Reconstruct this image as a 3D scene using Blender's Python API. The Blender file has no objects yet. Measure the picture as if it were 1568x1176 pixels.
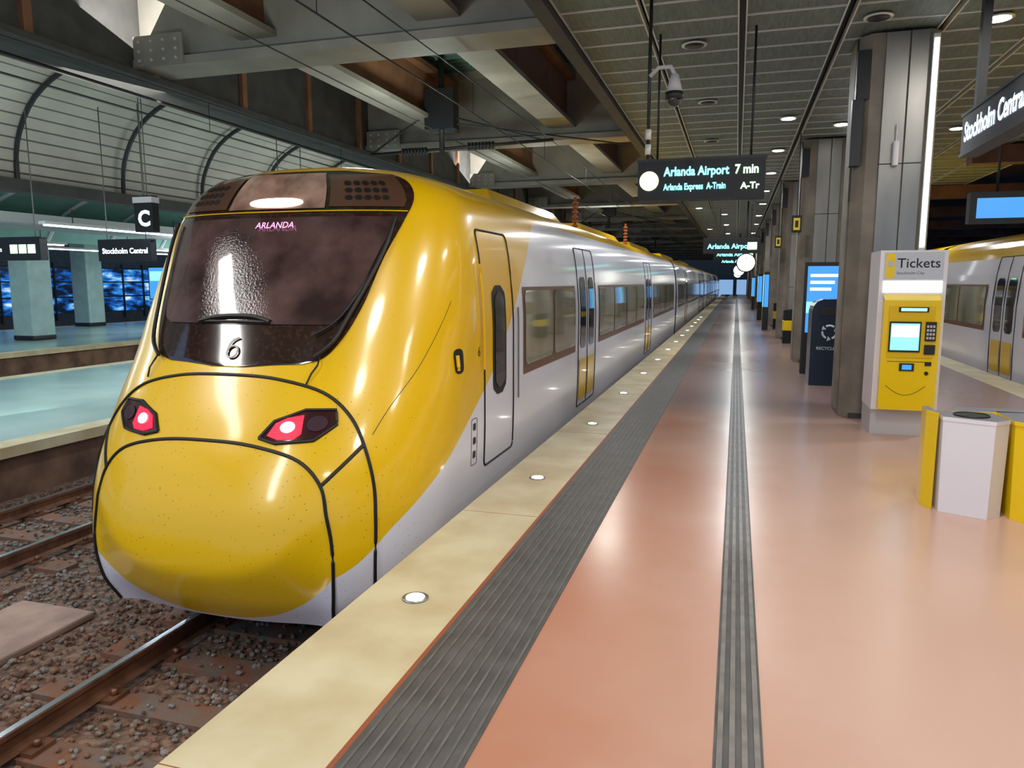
import bpy, math, random
from mathutils import Vector, Matrix
random.seed(3)
sc=bpy.context.scene
C=3.57
# ------------------------------------------------ helpers
def lin(c):
    c=c/255.
    return c/12.92 if c<=.04045 else ((c+.055)/1.055)**2.4
def rgb(r,g,b): return (lin(r),lin(g),lin(b),1)
def mk(name,col,rough=.5,metal=0,var=0,vscale=3,bump=0,bscale=40,emis=None,es=0,coat=0,col2=None,stretch=None,rvar=0,trans=0,thr=None,bdist=.02):
    m=bpy.data.materials.new(name); m.use_nodes=True
    nt=m.node_tree; b=nt.nodes['Principled BSDF']
    b.inputs['Base Color'].default_value=col; b.inputs['Roughness'].default_value=rough; b.inputs['Metallic'].default_value=metal
    if coat: b.inputs['Coat Weight'].default_value=coat; b.inputs['Coat Roughness'].default_value=.06
    if trans: b.inputs['Transmission Weight'].default_value=trans
    if emis: b.inputs['Emission Color'].default_value=emis; b.inputs['Emission Strength'].default_value=es
    tc=nt.nodes.new('ShaderNodeTexCoord'); src=tc.outputs['Object']
    if stretch:
        mp=nt.nodes.new('ShaderNodeMapping'); mp.inputs['Scale'].default_value=stretch
        nt.links.new(src,mp.inputs[0]); src=mp.outputs[0]
    if var or col2:
        n=nt.nodes.new('ShaderNodeTexNoise'); n.inputs['Scale'].default_value=vscale; n.inputs['Detail'].default_value=6
        nt.links.new(src,n.inputs['Vector'])
        r=nt.nodes.new('ShaderNodeValToRGB')
        a,c=(.35,.65) if not thr else thr
        r.color_ramp.elements[0].position=a; r.color_ramp.elements[1].position=c
        if col2: c0,c1=col,col2
        else:
            c0=tuple(x*(1-var) for x in col[:3])+(1,); c1=tuple(min(1,x*(1+var)) for x in col[:3])+(1,)
        r.color_ramp.elements[0].color=c0; r.color_ramp.elements[1].color=c1
        nt.links.new(n.outputs[0],r.inputs[0]); nt.links.new(r.outputs[0],b.inputs['Base Color'])
        if rvar:
            mr=nt.nodes.new('ShaderNodeMapRange'); mr.inputs[3].default_value=max(0,rough-rvar); mr.inputs[4].default_value=rough+rvar
            nt.links.new(n.outputs[0],mr.inputs[0]); nt.links.new(mr.outputs[0],b.inputs['Roughness'])
    if bump:
        n=nt.nodes.new('ShaderNodeTexNoise'); n.inputs['Scale'].default_value=bscale; n.inputs['Detail'].default_value=4
        nt.links.new(src,n.inputs['Vector'])
        bp=nt.nodes.new('ShaderNodeBump'); bp.inputs['Strength'].default_value=bump; bp.inputs['Distance'].default_value=bdist
        nt.links.new(n.outputs[0],bp.inputs['Height']); nt.links.new(bp.outputs[0],b.inputs['Normal'])
    return m
def emi(name,col,s): return mk(name,(0.02,0.02,0.02,1),.4,emis=col,es=s)
class MB:
    def __init__(s,name): s.name=name; s.v=[]; s.f=[]; s.m=[]; s.sm=[]; s.mats=[]; s.attr=None
    def mi(s,m):
        if m not in s.mats: s.mats.append(m)
        return s.mats.index(m)
    def add(s,vs,fs,m,smooth=False):
        o=len(s.v); k=s.mi(m); s.v+= [tuple(v) for v in vs]
        for f in fs: s.f.append([i+o for i in f]); s.m.append(k); s.sm.append(smooth)
    def box(s,x0,x1,y0,y1,z0,z1,m):
        s.add([(x0,y0,z0),(x1,y0,z0),(x1,y1,z0),(x0,y1,z0),(x0,y0,z1),(x1,y0,z1),(x1,y1,z1),(x0,y1,z1)],
              [(3,2,1,0),(4,5,6,7),(0,1,5,4),(1,2,6,5),(2,3,7,6),(3,0,4,7)],m)
    def prism(s,bot,z0,z1,m,top=None,capm=None):
        top=top or bot; n=len(bot)
        vs=[(p[0],p[1],z0) for p in bot]+[(p[0],p[1],z1) for p in top]
        s.add(vs,[(i,(i+1)%n,n+(i+1)%n,n+i) for i in range(n)]+[tuple(range(n))[::-1]],m)
        s.add([(p[0],p[1],z1) for p in top],[tuple(range(n))],capm or m)
    def ext_y(s,pts,y0,y1,m):   # profile in (x,z)
        n=len(pts); vs=[(p[0],y0,p[1]) for p in pts]+[(p[0],y1,p[1]) for p in pts]
        s.add(vs,[(i,(i+1)%n,n+(i+1)%n,n+i) for i in range(n)]+[tuple(range(n))[::-1],tuple(range(n,2*n))],m)
    def tube(s,pts,r,m,n=6,rads=None):
        pts=[Vector(p) for p in pts]; vs=[]; fs=[]
        for i,p in enumerate(pts):
            t=(pts[min(i+1,len(pts)-1)]-pts[max(i-1,0)])
            if t.length<1e-9: t=Vector((0,0,1))
            t.normalize(); a=t.cross(Vector((0,0,1)))
            if a.length<.1: a=t.cross(Vector((0,1,0)))
            a.normalize(); b=t.cross(a); rr=rads[i] if rads else r
            for k in range(n):
                g=2*math.pi*k/n; vs.append(p+a*math.cos(g)*rr+b*math.sin(g)*rr)
        for i in range(len(pts)-1):
            for k in range(n): fs.append((i*n+k,i*n+(k+1)%n,(i+1)*n+(k+1)%n,(i+1)*n+k))
        fs.append(tuple(range(n))[::-1]); fs.append(tuple(range((len(pts)-1)*n,len(pts)*n)))
        s.add(vs,fs,m,n>6)
    def cyl(s,p0,p1,r,m,n=20,r1=None): s.tube([p0,p1],r,m,n,[r,r if r1 is None else r1])
    def sphere(s,c,r,m,nu=16,nv=10,sz=1,zmin=-1):
        vs=[];fs=[]
        for j in range(nv+1):
            a=-math.pi/2+math.pi*j/nv
            for i in range(nu):
                g=2*math.pi*i/nu; z=max(zmin,math.sin(a)); q=math.cos(a)
                vs.append((c[0]+r*q*math.cos(g),c[1]+r*q*math.sin(g),c[2]+r*z*sz))
        for j in range(nv):
            for i in range(nu): fs.append((j*nu+i,j*nu+(i+1)%nu,(j+1)*nu+(i+1)%nu,(j+1)*nu+i))
        s.add(vs,fs,m,True)
    def grid(s,fn,nu,nv,m,smooth=True):
        vs=[fn(i/nu,j/nv) for j in range(nv+1) for i in range(nu+1)]
        w=nu+1
        s.add(vs,[(j*w+i,j*w+i+1,(j+1)*w+i+1,(j+1)*w+i) for j in range(nv) for i in range(nu)],m,smooth)
    def text(s,body,size,fn,m,align='LEFT',bold=0):
        cu=bpy.data.curves.new('t','FONT'); cu.body=body; cu.size=size; cu.align_x=align; cu.offset=bold; cu.resolution_u=3
        ob=bpy.data.objects.new('t',cu); sc.collection.objects.link(ob)
        bpy.context.view_layer.update()
        me=bpy.data.meshes.new_from_object(ob)
        s.add([fn(v.co.x,v.co.y) for v in me.vertices],[tuple(p.vertices) for p in me.polygons],m)
        bpy.data.objects.remove(ob); bpy.data.curves.remove(cu); bpy.data.meshes.remove(me)
    def build(s,parent=None,bevel=0):
        me=bpy.data.meshes.new(s.name); me.from_pydata(s.v,[],s.f)
        for m in s.mats: me.materials.append(m)
        me.polygons.foreach_set('material_index',s.m); me.polygons.foreach_set('use_smooth',s.sm)
        if s.attr:
            a=me.attributes.new('bd','FLOAT','POINT'); a.data.foreach_set('value',s.attr)
        me.update()
        ob=bpy.data.objects.new(s.name,me); sc.collection.objects.link(ob)
        if parent: ob.parent=parent
        if bevel:
            b=ob.modifiers.new('bev','BEVEL'); b.width=bevel; b.segments=2; b.limit_method='ANGLE'; b.angle_limit=math.radians(40)
        return ob
def empty(name,loc=(0,0,0)):
    e=bpy.data.objects.new(name,None); sc.collection.objects.link(e); return e
def pchip(tab):
    xs=[p[0] for p in tab]; ys=[p[1] for p in tab]; n=len(xs)
    h=[xs[i+1]-xs[i] for i in range(n-1)]; d=[(ys[i+1]-ys[i])/h[i] for i in range(n-1)]
    m=[0]*n; m[0]=d[0]; m[-1]=d[-1]
    for i in range(1,n-1):
        if d[i-1]*d[i]<=0: m[i]=0
        else:
            w1=2*h[i]+h[i-1]; w2=h[i]+2*h[i-1]; m[i]=(w1+w2)/(w1/d[i-1]+w2/d[i])
    def f(x):
        if x<=xs[0]: return ys[0]
        if x>=xs[-1]: return ys[-1]
        i=0
        while x>xs[i+1]: i+=1
        t=(x-xs[i])/h[i]
        return ((1+2*t)*(1-t)**2)*ys[i]+t*(1-t)**2*h[i]*m[i]+t*t*(3-2*t)*ys[i+1]+t*t*(t-1)*h[i]*m[i+1]
    return f
# ------------------------------------------------ materials
M={}
M['yellow']=mk('yellow_paint',rgb(236,188,0),.3,coat=.6)
M['silver']=mk('silver_paint',rgb(226,225,235),.27,coat=.6)
M['black']=mk('black_rubber',rgb(18,16,15),.5)
M['blackgl']=mk('black_gloss',rgb(44,28,22),.1,coat=1,col2=rgb(76,52,42),vscale=30,thr=(.5,.75))
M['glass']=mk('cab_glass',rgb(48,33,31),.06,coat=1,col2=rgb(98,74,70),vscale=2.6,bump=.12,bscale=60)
M['winglass']=mk('window_glass',rgb(50,50,42),.04,coat=1,col2=rgb(165,165,135),vscale=1.1,stretch=(1,1,.4),emis=rgb(120,120,95),es=.15)  # pale mottling and faint glow stand in for the lit interior
M['winframe']=mk('window_frame',rgb(110,74,50),.35)
M['doorglass']=mk('door_glass',rgb(24,30,30),.05,coat=1)
M['under']=mk('underframe',rgb(20,20,22),.7)
M['rail']=mk('rail_steel',rgb(130,92,72),.45,metal=.5,var=.3,vscale=6)
M['railtop']=mk('rail_top',rgb(190,195,205),.2,metal=.9)
M['sleeper']=mk('sleeper',rgb(112,102,94),.9,col2=rgb(132,84,58),vscale=4,bump=.4)
M['ballast']=mk('ballast',rgb(92,68,54),.95,col2=rgb(150,122,104),vscale=14,bump=1,bscale=40)
M['conc']=mk('concrete',rgb(128,120,108),.7,var=.2,vscale=2.5,bump=.1,bscale=30)
M['concl']=mk('painted_column',rgb(165,190,186),.5,var=.1,vscale=2)
M['concw']=mk('platform_wall_concrete',rgb(130,100,80),.85,col2=rgb(86,64,52),vscale=2,bump=.3)
M['steel']=mk('brushed_steel',rgb(150,148,142),.35,metal=.65,var=.12,vscale=3,stretch=(1,1,.2))
M['white']=mk('white_paint',rgb(225,222,228),.45)
M['lgrey']=mk('light_grey',rgb(190,188,190),.5)
M['dark']=mk('dark_metal',rgb(30,30,32),.5)
M['darkbeam']=mk('dark_beam',rgb(66,64,62),.7,var=.2)
M['yel2']=mk('yellow_cabinet',rgb(238,202,0),.3,coat=.3)
M['lampw']=emi('lamp_white',(1,.96,.9,1),14)
M['tube']=emi('fluorescent_tube',(.9,.97,1,1),7)
M['text']=emi('lit_text_white',(.75,.9,1,1),3.0)
M['textc']=emi('lit_text_cyan',(.2,.85,1,1),3.2)
M['textg']=emi('lit_text_green',(.55,1,.55,1),2.6)
M['signbk']=mk('sign_black',rgb(6,10,16),.55)
M['signbl']=mk('sign_navy',rgb(8,18,44),.5)
M['red']=emi('tail_lamp_red',(1,.0,.03,1),2.2)
M['redhot']=emi('tail_lamp_core',(1,.3,.35,1),12)
M['lensb']=mk('lamp_housing',rgb(60,28,30),.15,coat=1)
M['lens']=mk('lamp_lens',rgb(84,62,70),.15,metal=.3,coat=1)
M['blue']=emi('screen_blue',(.05,.3,.8,1),1.3)
M['cyan']=emi('screen_cyan',(.25,.75,1,1),1.6)
M['winlit']=emi('building_window',(.06,.2,.6,1),.55)
# ------------------------------------------------ train surface
HW=pchip([(-.8,1.32),(-.5,1.42),(-.1,1.46),(.5,1.48),(1.2,1.48),(1.8,1.44),(2.2,1.36),(2.35,1.28),(2.48,1.12),(2.57,.9),(2.63,.62),(2.655,.35),(2.66,0.0)])
YF=pchip([(-.8,4.17),(-.55,4.06),(-.3,4.03),(0,4.07),(.3,4.17),(.65,4.36),(1.05,4.62),(1.6,4.93),(2.1,5.2),(2.4,5.38),(2.5,5.46),(2.6,5.68),(2.64,5.95),(2.655,6.3),(2.66,6.9)])
LL=pchip([(-.8,1.2),(0,1.3),(1,1.25),(2,1.0),(2.66,.9)])
N=2.6
def S0(a,zz):
    s=math.sin(a); c=max(0,math.cos(a))
    Y=YF(zz)+LL(zz)*(1-c**(2/N))
    aa=abs(a)
    if aa<.69 and zz<.3:
        zc=-.36+.40*(aa/.6)**2; t=zc-zz
        fade=(1-(aa/.69)**2)
        q=(t+math.sqrt(t*t+.0004))/2
        Y+=.40*q*fade
    return Vector((-C+HW(zz)*math.copysign(abs(s)**(2/N),s), Y, zz))
def S(phi,z,off=0.0):
    P=S0(phi,z)
    if off:
        e=.01
        du=S0(min(1.55,phi+e),z)-S0(max(-1.55,phi-e),z); dv=S0(phi,z+e)-S0(phi,z-e)
        n=du.cross(dv)
        if n.length>1e-9: P=P+n.normalized()*off
    return P
def sideX(Y,z):
    t=(Y-YF(z))/LL(z)
    if t>=1: return HW(z)
    t=max(0,t); return HW(z)*(1-(1-t)**N)**(1/N)
def SD(Y,z,off=0,sgn=1,cx=-C,nose=True):
    x=sideX(Y,z) if nose else HW(z)
    e=.02; dz=((sideX(Y,z+e) if nose else HW(z+e))-(sideX(Y,z-e) if nose else HW(z-e)))/(2*e)
    n=Vector((1,0,-dz)).normalized()
    return Vector((cx+sgn*(x+n.x*off),Y,z+n.z*off))
def nose_mat():
    m=mk('train_livery',rgb(240,186,0),.3,coat=.55); nt=m.node_tree; b=nt.nodes['Principled BSDF']; b.inputs['Coat Roughness'].default_value=.1
    at=nt.nodes.new('ShaderNodeAttribute'); at.attribute_name='bd'
    gt=nt.nodes.new('ShaderNodeMath'); gt.operation='GREATER_THAN'; gt.inputs[1].default_value=0
    nt.links.new(at.outputs['Fac'],gt.inputs[0])
    tc=nt.nodes.new('ShaderNodeTexCoord')
    n=nt.nodes.new('ShaderNodeTexVoronoi'); n.inputs['Scale'].default_value=24; nt.links.new(tc.outputs['Object'],n.inputs['Vector'])
    n2=nt.nodes.new('ShaderNodeTexNoise'); n2.inputs['Scale'].default_value=2.2; n2.inputs['Detail'].default_value=2; nt.links.new(tc.outputs['Object'],n2.inputs['Vector'])
    mm=nt.nodes.new('ShaderNodeMath'); mm.operation='ADD'; nt.links.new(n.outputs['Distance'],mm.inputs[0])
    m3=nt.nodes.new('ShaderNodeMath'); m3.operation='MULTIPLY'; m3.inputs[1].default_value=-.18; nt.links.new(n2.outputs[0],m3.inputs[0]); nt.links.new(m3.outputs[0],mm.inputs[1])
    r=nt.nodes.new('ShaderNodeValToRGB'); r.color_ramp.elements[0].position=.01; r.color_ramp.elements[0].color=(.6,.6,.6,1); r.color_ramp.elements[1].position=.03; r.color_ramp.elements[1].color=(0,0,0,1)
    nt.links.new(mm.outputs[0],r.inputs[0])
    sxy=nt.nodes.new('ShaderNodeSeparateXYZ'); nt.links.new(tc.outputs['Object'],sxy.inputs[0])
    fr=nt.nodes.new('ShaderNodeMapRange'); fr.inputs[1].default_value=4.6; fr.inputs[2].default_value=5.2; fr.inputs[3].default_value=1; fr.inputs[4].default_value=.15; nt.links.new(sxy.outputs[1],fr.inputs[0])
    ml=nt.nodes.new('ShaderNodeMath'); ml.operation='MULTIPLY'; nt.links.new(r.outputs[0],ml.inputs[0]); nt.links.new(fr.outputs[0],ml.inputs[1])
    mx=nt.nodes.new('ShaderNodeMix'); mx.data_type='RGBA'; mx.inputs[6].default_value=rgb(226,225,236); mx.inputs[7].default_value=rgb(236,188,0)
    nt.links.new(gt.outputs[0],mx.inputs[0])
    mx2=nt.nodes.new('ShaderNodeMix'); mx2.data_type='RGBA'; mx2.inputs[7].default_value=rgb(120,80,8)
    nt.links.new(ml.outputs[0],mx2.inputs[0]); nt.links.new(mx.outputs[2],mx2.inputs[6]); nt.links.new(mx2.outputs[2],b.inputs['Base Color'])
    return m
M['livery']=nose_mat()
fb=pchip([(4.0,-.5),(4.27,-.35),(4.6,-.06),(5.4,.36),(6.26,.8),(7.17,1.5),(7.9,2.1),(8.3,2.3),(9,2.34),(200,2.34)])
def bval(ph,Y,z):
    a=abs(ph)
    b=-.78+(a/.69)**2*.43 if a<.69 else fb(Y)
    return z-b
ZS=[]
for j in range(111):
    t=j/110; ZS.append(-.8+3.46*(1-(1-t)**1.7))
def car_section(cx,y0,y1,mb,mt_body,mt_roof,split=2.3):
    zs=[-.8,-.5,-.1,.5,1.2,1.8,2.1,2.2,2.3,2.4,2.5,2.58,2.63,2.655,2.66]
    for sg in (1,-1):
        for a,b in zip(zs[:-1],zs[1:]):
            m=mt_roof if a>=split-.001 else mt_body
            vs=[(cx+sg*HW(a),y0,a),(cx+sg*HW(a),y1,a),(cx+sg*HW(b),y1,b),(cx+sg*HW(b),y0,b)]
            mb.add(vs,[(0,1,2,3) if sg>0 else (3,2,1,0)],m,True)
    for y in (y0,y1):
        prof=[(cx+HW(z),y,z) for z in zs]+[(cx-HW(z),y,z) for z in zs[::-1]]
        mb.add(prof,[tuple(range(len(prof)))],M['under'])
    mb.box(cx-HW(-.8),cx+HW(-.8),y0,y1,-.86,-.79,M['under'])
def sidepatch(mb,Y0,Y1,z0,z1,off,m,sg=1,cx=-C,nose=False,r=0,nv=8,nu=None):
    nu=nu or (10 if nose else 6)
    def fn(u,v):
        z=z0+(z1-z0)*v
        ins=0
        if r:
            d=min(z-z0,z1-z)
            if d<r: ins=r-math.sqrt(max(0,r*r-(r-d)**2))
        Y=Y0+ins+(Y1-Y0-2*ins)*u
        return SD(Y,z,off,sg,cx,nose)
    if r: nv=16
    mb.grid(fn,nu,nv,m)
def outline(mb,Y0,Y1,z0,z1,off,m,rad=.008,sg=1,cx=-C,nose=False,r=.06):
    pts=[]
    for cy,cz,a0 in ((Y1-r,z1-r,0),(Y0+r,z1-r,90),(Y0+r,z0+r,180),(Y1-r,z0+r,270)):
        for k in range(5):
            a=math.radians(a0+k*22.5); pts.append((cy+r*math.cos(a),cz+r*math.sin(a)))
    pts.append(pts[0]); full=[]
    for p,q in zip(pts[:-1],pts[1:]):
        n=max(1,int(math.hypot(q[0]-p[0],q[1]-p[1])/.15))
        for k in range(n): full.append((p[0]+(q[0]-p[0])*k/n,p[1]+(q[1]-p[1])*k/n))
    full.append(pts[-1])
    mb.tube([SD(a,b,off,sg,cx,nose) for a,b in full],rad,m)
def windows(mb,Y0,Y1,n,sg,cx):
    sidepatch(mb,Y0,Y1,.70,1.60,.006,M['winframe'],sg,cx)
    w=(Y1-Y0)/n
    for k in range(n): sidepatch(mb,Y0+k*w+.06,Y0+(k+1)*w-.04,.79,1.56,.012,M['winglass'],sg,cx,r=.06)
def door2(mb,Y0,Y1,sg,cx,yel=True):
    outline(mb,Y0,Y1,-.1,2.12,.002,M['black'],.009,sg,cx)
    ym=(Y0+Y1)/2; mb.tube([SD(ym,-.08+k*.2,.002,sg,cx,False) for k in range(12)],.008,M['black'])
    for a,b in ((Y0+.14,ym-.12),(ym+.12,Y1-.14)):
        sidepatch(mb,a,b,.72,1.72,.008,M['doorglass'],sg,cx,r=.07)
        if yel: sidepatch(mb,a-.06,b+.06,-.02,.56,.006,M['yellow'],sg,cx)
def bogie(mb,cx,y):
    for yy in (y-1.1,y+1.1):
        for sx in (-.72,.72):
            mb.cyl((cx+sx-.06,yy,-.71),(cx+sx+.06,yy,-.71),.43,M['under'],24)
    mb.box(cx-1.05,cx-.85,y-1.7,y+1.7,-.95,-.75,M['under']); mb.box(cx+.85,cx+1.05,y-1.7,y+1.7,-.95,-.75,M['under'])
def carparts(mb,cx,y0,y1,sg,first=False):
    if first:
        windows(mb,7.35,9.95,2,sg,cx); door2(mb,10.15,11.45,sg,cx); windows(mb,11.75,17.9,4,sg,cx); door2(mb,18.2,19.5,sg,cx); windows(mb,19.9,26.6,4,sg,cx)
    else:
        windows(mb,y0+.9,y0+4.6,2,sg,cx); door2(mb,y0+5,y0+6.3,sg,cx); windows(mb,y0+6.7,y1-6.7,5,sg,cx); door2(mb,y1-6.3,y1-5,sg,cx); windows(mb,y1-4.6,y1-.9,2,sg,cx)
# ----- left train
T=empty('passenger_train')
nb=MB('nose_body'); nb.attr=[]
phis=[math.radians(-90+180*i/120) for i in range(121)]
ys=[6.2+.12*i for i in range(30)]+[10,14,20,27.4]
def ring(z):
    out=[]
    yfm=YF(z)+LL(z)
    for y in ys[::-1]:
        Y=max(y,yfm+.02*(1+ys.index(y)*.01)); out.append((Vector((-C-HW(z),Y,z)),-1.6))
    for p in phis: out.append((S0(p,z),p))
    for y in ys:
        Y=max(y,yfm+.02*(1+ys.index(y)*.01)); out.append((Vector((-C+HW(z),Y,z)),1.6))
    return out
vs=[];
for z in ZS:
    r=ring(z); W=len(r)
    for P,ph in r: vs.append(P); nb.attr.append(bval(ph,P.y,z))
nb.add(vs,[(j*W+i,j*W+i+1,(j+1)*W+i+1,(j+1)*W+i) for j in range(len(ZS)-1) for i in range(W-1)],M['livery'],True)
r=ring(-.8); nb.add([p for p,_ in r],[tuple(range(len(r)))[::-1]],M['under']); nb.attr+=[0]*len(r)
rr=[(-C+HW(z),27.4,z) for z in ZS]+[(-C-HW(z),27.4,z) for z in ZS[::-1]]
nb.add(rr,[tuple(range(len(rr)))],M['under']); nb.attr+=[0]*len(rr)
nb.build(T)
nd=MB('nose_details')
phW=pchip([(1.03,.05),(1.05,.27),(1.09,.39),(1.19,.46),(1.44,.55),(1.84,.65),(2.14,.78),(2.34,.88),(2.45,.9),(2.52,.82),(2.545,.4)])
def nosepatch(mb,lo,hi,z0,z1,off,m,nu=24,nv=24):
    mb.grid(lambda u,v:(lambda z:S(lo(z)+(hi(z)-lo(z))*u,z,off))(z0+(z1-z0)*v),nu,nv,m)
nosepatch(nd,lambda z:-phW(z),phW,1.03,2.545,.010,M['blackgl'],40,60)
phI=pchip([(1.32,.36),(1.36,.44),(1.6,.53),(1.9,.62),(2.16,.73)])
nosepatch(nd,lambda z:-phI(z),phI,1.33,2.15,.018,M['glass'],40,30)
M['toppan']=mk('panel_bronze',rgb(84,58,44),.25,coat=.6)
M['topmid']=mk('lamp_panel',rgb(112,82,68),.12,coat=1,col2=rgb(168,134,116),vscale=5)
nosepatch(nd,lambda z:.26,lambda z:min(phW(z)-.06,.80),2.23,2.5,.018,M['toppan'])
nosepatch(nd,lambda z:-min(phW(z)-.06,.80),lambda z:-.26,2.23,2.5,.018,M['toppan'])
nosepatch(nd,lambda z:-.235,lambda z:.235,2.22,2.515,.018,M['topmid'])
nd.tube([S(-.80+1.6*i/30,2.195,.02) for i in range(31)],.005,M['yellow'])
def ndisc(mb,ph,z,rp,rz,off,m,n=12):
    pts=[S(ph,z,off)]+[S(ph+rp*math.cos(2*math.pi*k/n),z+rz*math.sin(2*math.pi*k/n),off) for k in range(n)]
    mb.add(pts,[(0,1+k,1+(k+1)%n) for k in range(n)],m,True)
for sg in (-1,1):
    for rw,z in enumerate((2.3,2.36,2.42)):
        for k in range(5): ndisc(nd,sg*(.38+.065*k),z,.026,.02,.023,M['black'])
ndisc(nd,0.0,2.27,.11,.036,.024,M['lampw'],20)
def mirror(pts): return [(-a,b) for a,b in pts[::-1]]
def smooth(pts,n=6):
    out=[]
    for i in range(len(pts)-1):
        p0=pts[max(i-1,0)];p1=pts[i];p2=pts[i+1];p3=pts[min(i+2,len(pts)-1)]
        for k in range(n):
            t=k/n; q=[]
            for d in (0,1): q.append(.5*((2*p1[d])+(-p0[d]+p2[d])*t+(2*p0[d]-5*p1[d]+4*p2[d]-p3[d])*t*t+(-p0[d]+3*p1[d]-3*p2[d]+p3[d])*t**3))
            out.append(q)
    out.append(pts[-1]); return out
A=[(.2,.955),(.45,.87),(.63,.72),(.76,.52),(.87,.26),(.92,-.01),(.95,-.42),(.955,-.79)]
B=[(.2,.515),(.42,.43),(.56,.27),(.62,.07),(.68,-.24),(.69,-.60),(.69,-.79)]
for L,c0 in ((A,(0,.975)),(B,(0,.54))):
    nd.tube([S(a,b,.002) for a,b in smooth(mirror(L)+[c0]+L)],.013,M['black'])
for sg in (1,-1): nd.tube([S(sg*(.56+.2*t/6),.27+.25*t/6,.002) for t in range(7)],.013,M['black'])
nd.tube([S(a,b,.0) for a,b in smooth([(.8,.58),(.88,.77),(1.01,1.0),(1.12,1.25),(1.23,1.5)])],.0025,M['black'])
HR=[(.20,.57),(.25,.68),(.39,.755),(.55,.755),(.575,.66),(.47,.56),(.28,.54)]
def nfan(mb,pts,off,m,edge=True):
    sp=[]
    n=len(pts)
    for i in range(n):
        for k in range(4): sp.append((pts[i][0]+(pts[(i+1)%n][0]-pts[i][0])*k/4,pts[i][1]+(pts[(i+1)%n][1]-pts[i][1])*k/4))
    cx=sum(p[0] for p in sp)/len(sp); cy=sum(p[1] for p in sp)/len(sp)
    vs=[S(cx,cy,off)]; rings=3
    for r in range(1,rings+1):
        for p in sp: vs.append(S(cx+(p[0]-cx)*r/rings,cy+(p[1]-cy)*r/rings,off))
    L=len(sp); fs=[(0,1+k,1+(k+1)%L) for k in range(L)]
    for r in range(rings-1):
        for k in range(L): fs.append((1+r*L+k,1+(r+1)*L+k,1+(r+1)*L+(k+1)%L,1+r*L+(k+1)%L))
    mb.add(vs,fs,m,True)
    if edge: mb.tube([S(a,b,off) for a,b in sp]+[S(sp[0][0],sp[0][1],off)],.012,M['black'])
for sg in (1,-1):
    nfan(nd,[(sg*a,b) for a,b in HR],.008,M['lensb'])
    nfan(nd,[(sg*a,b) for a,b in [(.235,.585),(.262,.665),(.31,.70),(.39,.72),(.40,.60),(.37,.565),(.29,.56)]],.014,M['red'],False)
    ndisc(nd,sg*.325,.64,.036,.036,.02,M['redhot'],16)
    ndisc(nd,sg*.47,.665,.055,.05,.016,M['lens'],20)
def wip(pts,r,off): nd.tube([S(a,b,off) for a,b in smooth(pts,5)],r,M['black'])
wip([(.36,1.09),(.44,1.2),(.5,1.4),(.64,1.86),(.7,2.12)],.016,.05)
wip([(.33,1.25),(.45,1.38),(.6,1.75)],.010,.04)
wip([(-.36,1.07),(-.47,1.2),(-.55,1.5),(-.64,1.85),(-.72,2.12)],.016,.05)
wip([(-.17,1.34),(-.08,1.375),(.02,1.38),(.1,1.34)],.02,.03)
nd.tube([S(-.17,1.34,.03),S(.1,1.34,.03)],.012,M['black'])
def grab(ph):
    nd.tube([S(a,b,o) for a,b,o in ((ph,1.12,.01),(ph+.01,1.04,.04),(ph-.01,.98,.04),(ph-.03,.92,.01))],.007,M['black'])
grab(.38); grab(-.4)
def ntext(body,size,ph,z,m,off=.03,bold=0):
    x0=HW(z)*math.copysign(abs(math.sin(ph))**(2/N),ph) if ph else 0
    def fn(x,y):
        zz=z+y*.92; return Vector((-C+x0+x,YF(zz)-off*.9,zz+off*.4))
    nd.text(body,size,fn,m,'CENTER',bold)
M['num']=mk('number_white',rgb(215,205,195),.4)
def n6(x,z,off=.022):
    zz=z; return Vector((-C+x,YF(zz)-off,zz+off*.4))
nd.tube([n6(.045*math.cos(a*math.pi/10),1.13+.042*math.sin(a*math.pi/10)) for a in range(21)],.008,M['num'],8)
nd.tube([n6(*p) for p in smooth([(-.045,1.13),(-.041,1.17),(-.02,1.208),(.025,1.23)],5)],.008,M['num'],8)
M['disp']=emi('led_display',(1,.35,.75,1),2.5)
ntext('ARLANDA',.075,.02,2.055,M['disp'],.04)
nd.build(T)
sd=MB('coach_sides'); 
outline(sd,6.1,6.98,.02,2.1,.002,M['black'],.010,1,-C,True)
sidepatch(sd,6.34,6.74,.62,1.62,.006,M['black'],1,-C,True,r=.12)
sidepatch(sd,6.40,6.68,.68,1.56,.011,M['doorglass'],1,-C,True,r=.10)
sd.tube([SD(6.02,.9+.1*k,.03,1,-C,True) for k in range(10)],.01,M['yellow']); sd.tube([SD(7.07,.5+.1*k,.03,1,-C,True) for k in range(10)],.01,M['steel'])
sidepatch(sd,5.45,5.60,.92,1.12,.004,M['black'],1,-C,True,r=.05)
sd.tube([SD(5.46,.95+.03*k,.03,1,-C,True) for k in range(5)],.015,M['yellow'])
sd.text('6',.12,lambda x,y:SD(5.93+x,1.02+y,.005,1,-C,True),M['black'])
for k in range(3): sidepatch(sd,5.80,5.86,.16+.12*k,.22+.12*k,.005,M['dark'],1,-C,True)
outline(sd,5.76,5.9,.10,.5,.001,M['black'],.003,1,-C,True,r=.02)
carparts(sd,-C,4,27.4,1,True)
for k in range(3):
    y0=27.9+k*23.9; y1=y0+23.4
    car_section(-C,y0,y1,sd,M['silver'],M['yellow']); carparts(sd,-C,y0,y1,1)
    sd.box(-C-1.2,-C+1.2,y0-.55,y0+.05,-.6,2.35,M['under'])
for y in (8.6,24.5,31,48,55,72,79,96): bogie(sd,-C,y)
sd.box(-C-1.15,-C+1.15,5.3,27,-.98,-.8,M['under'])
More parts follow.
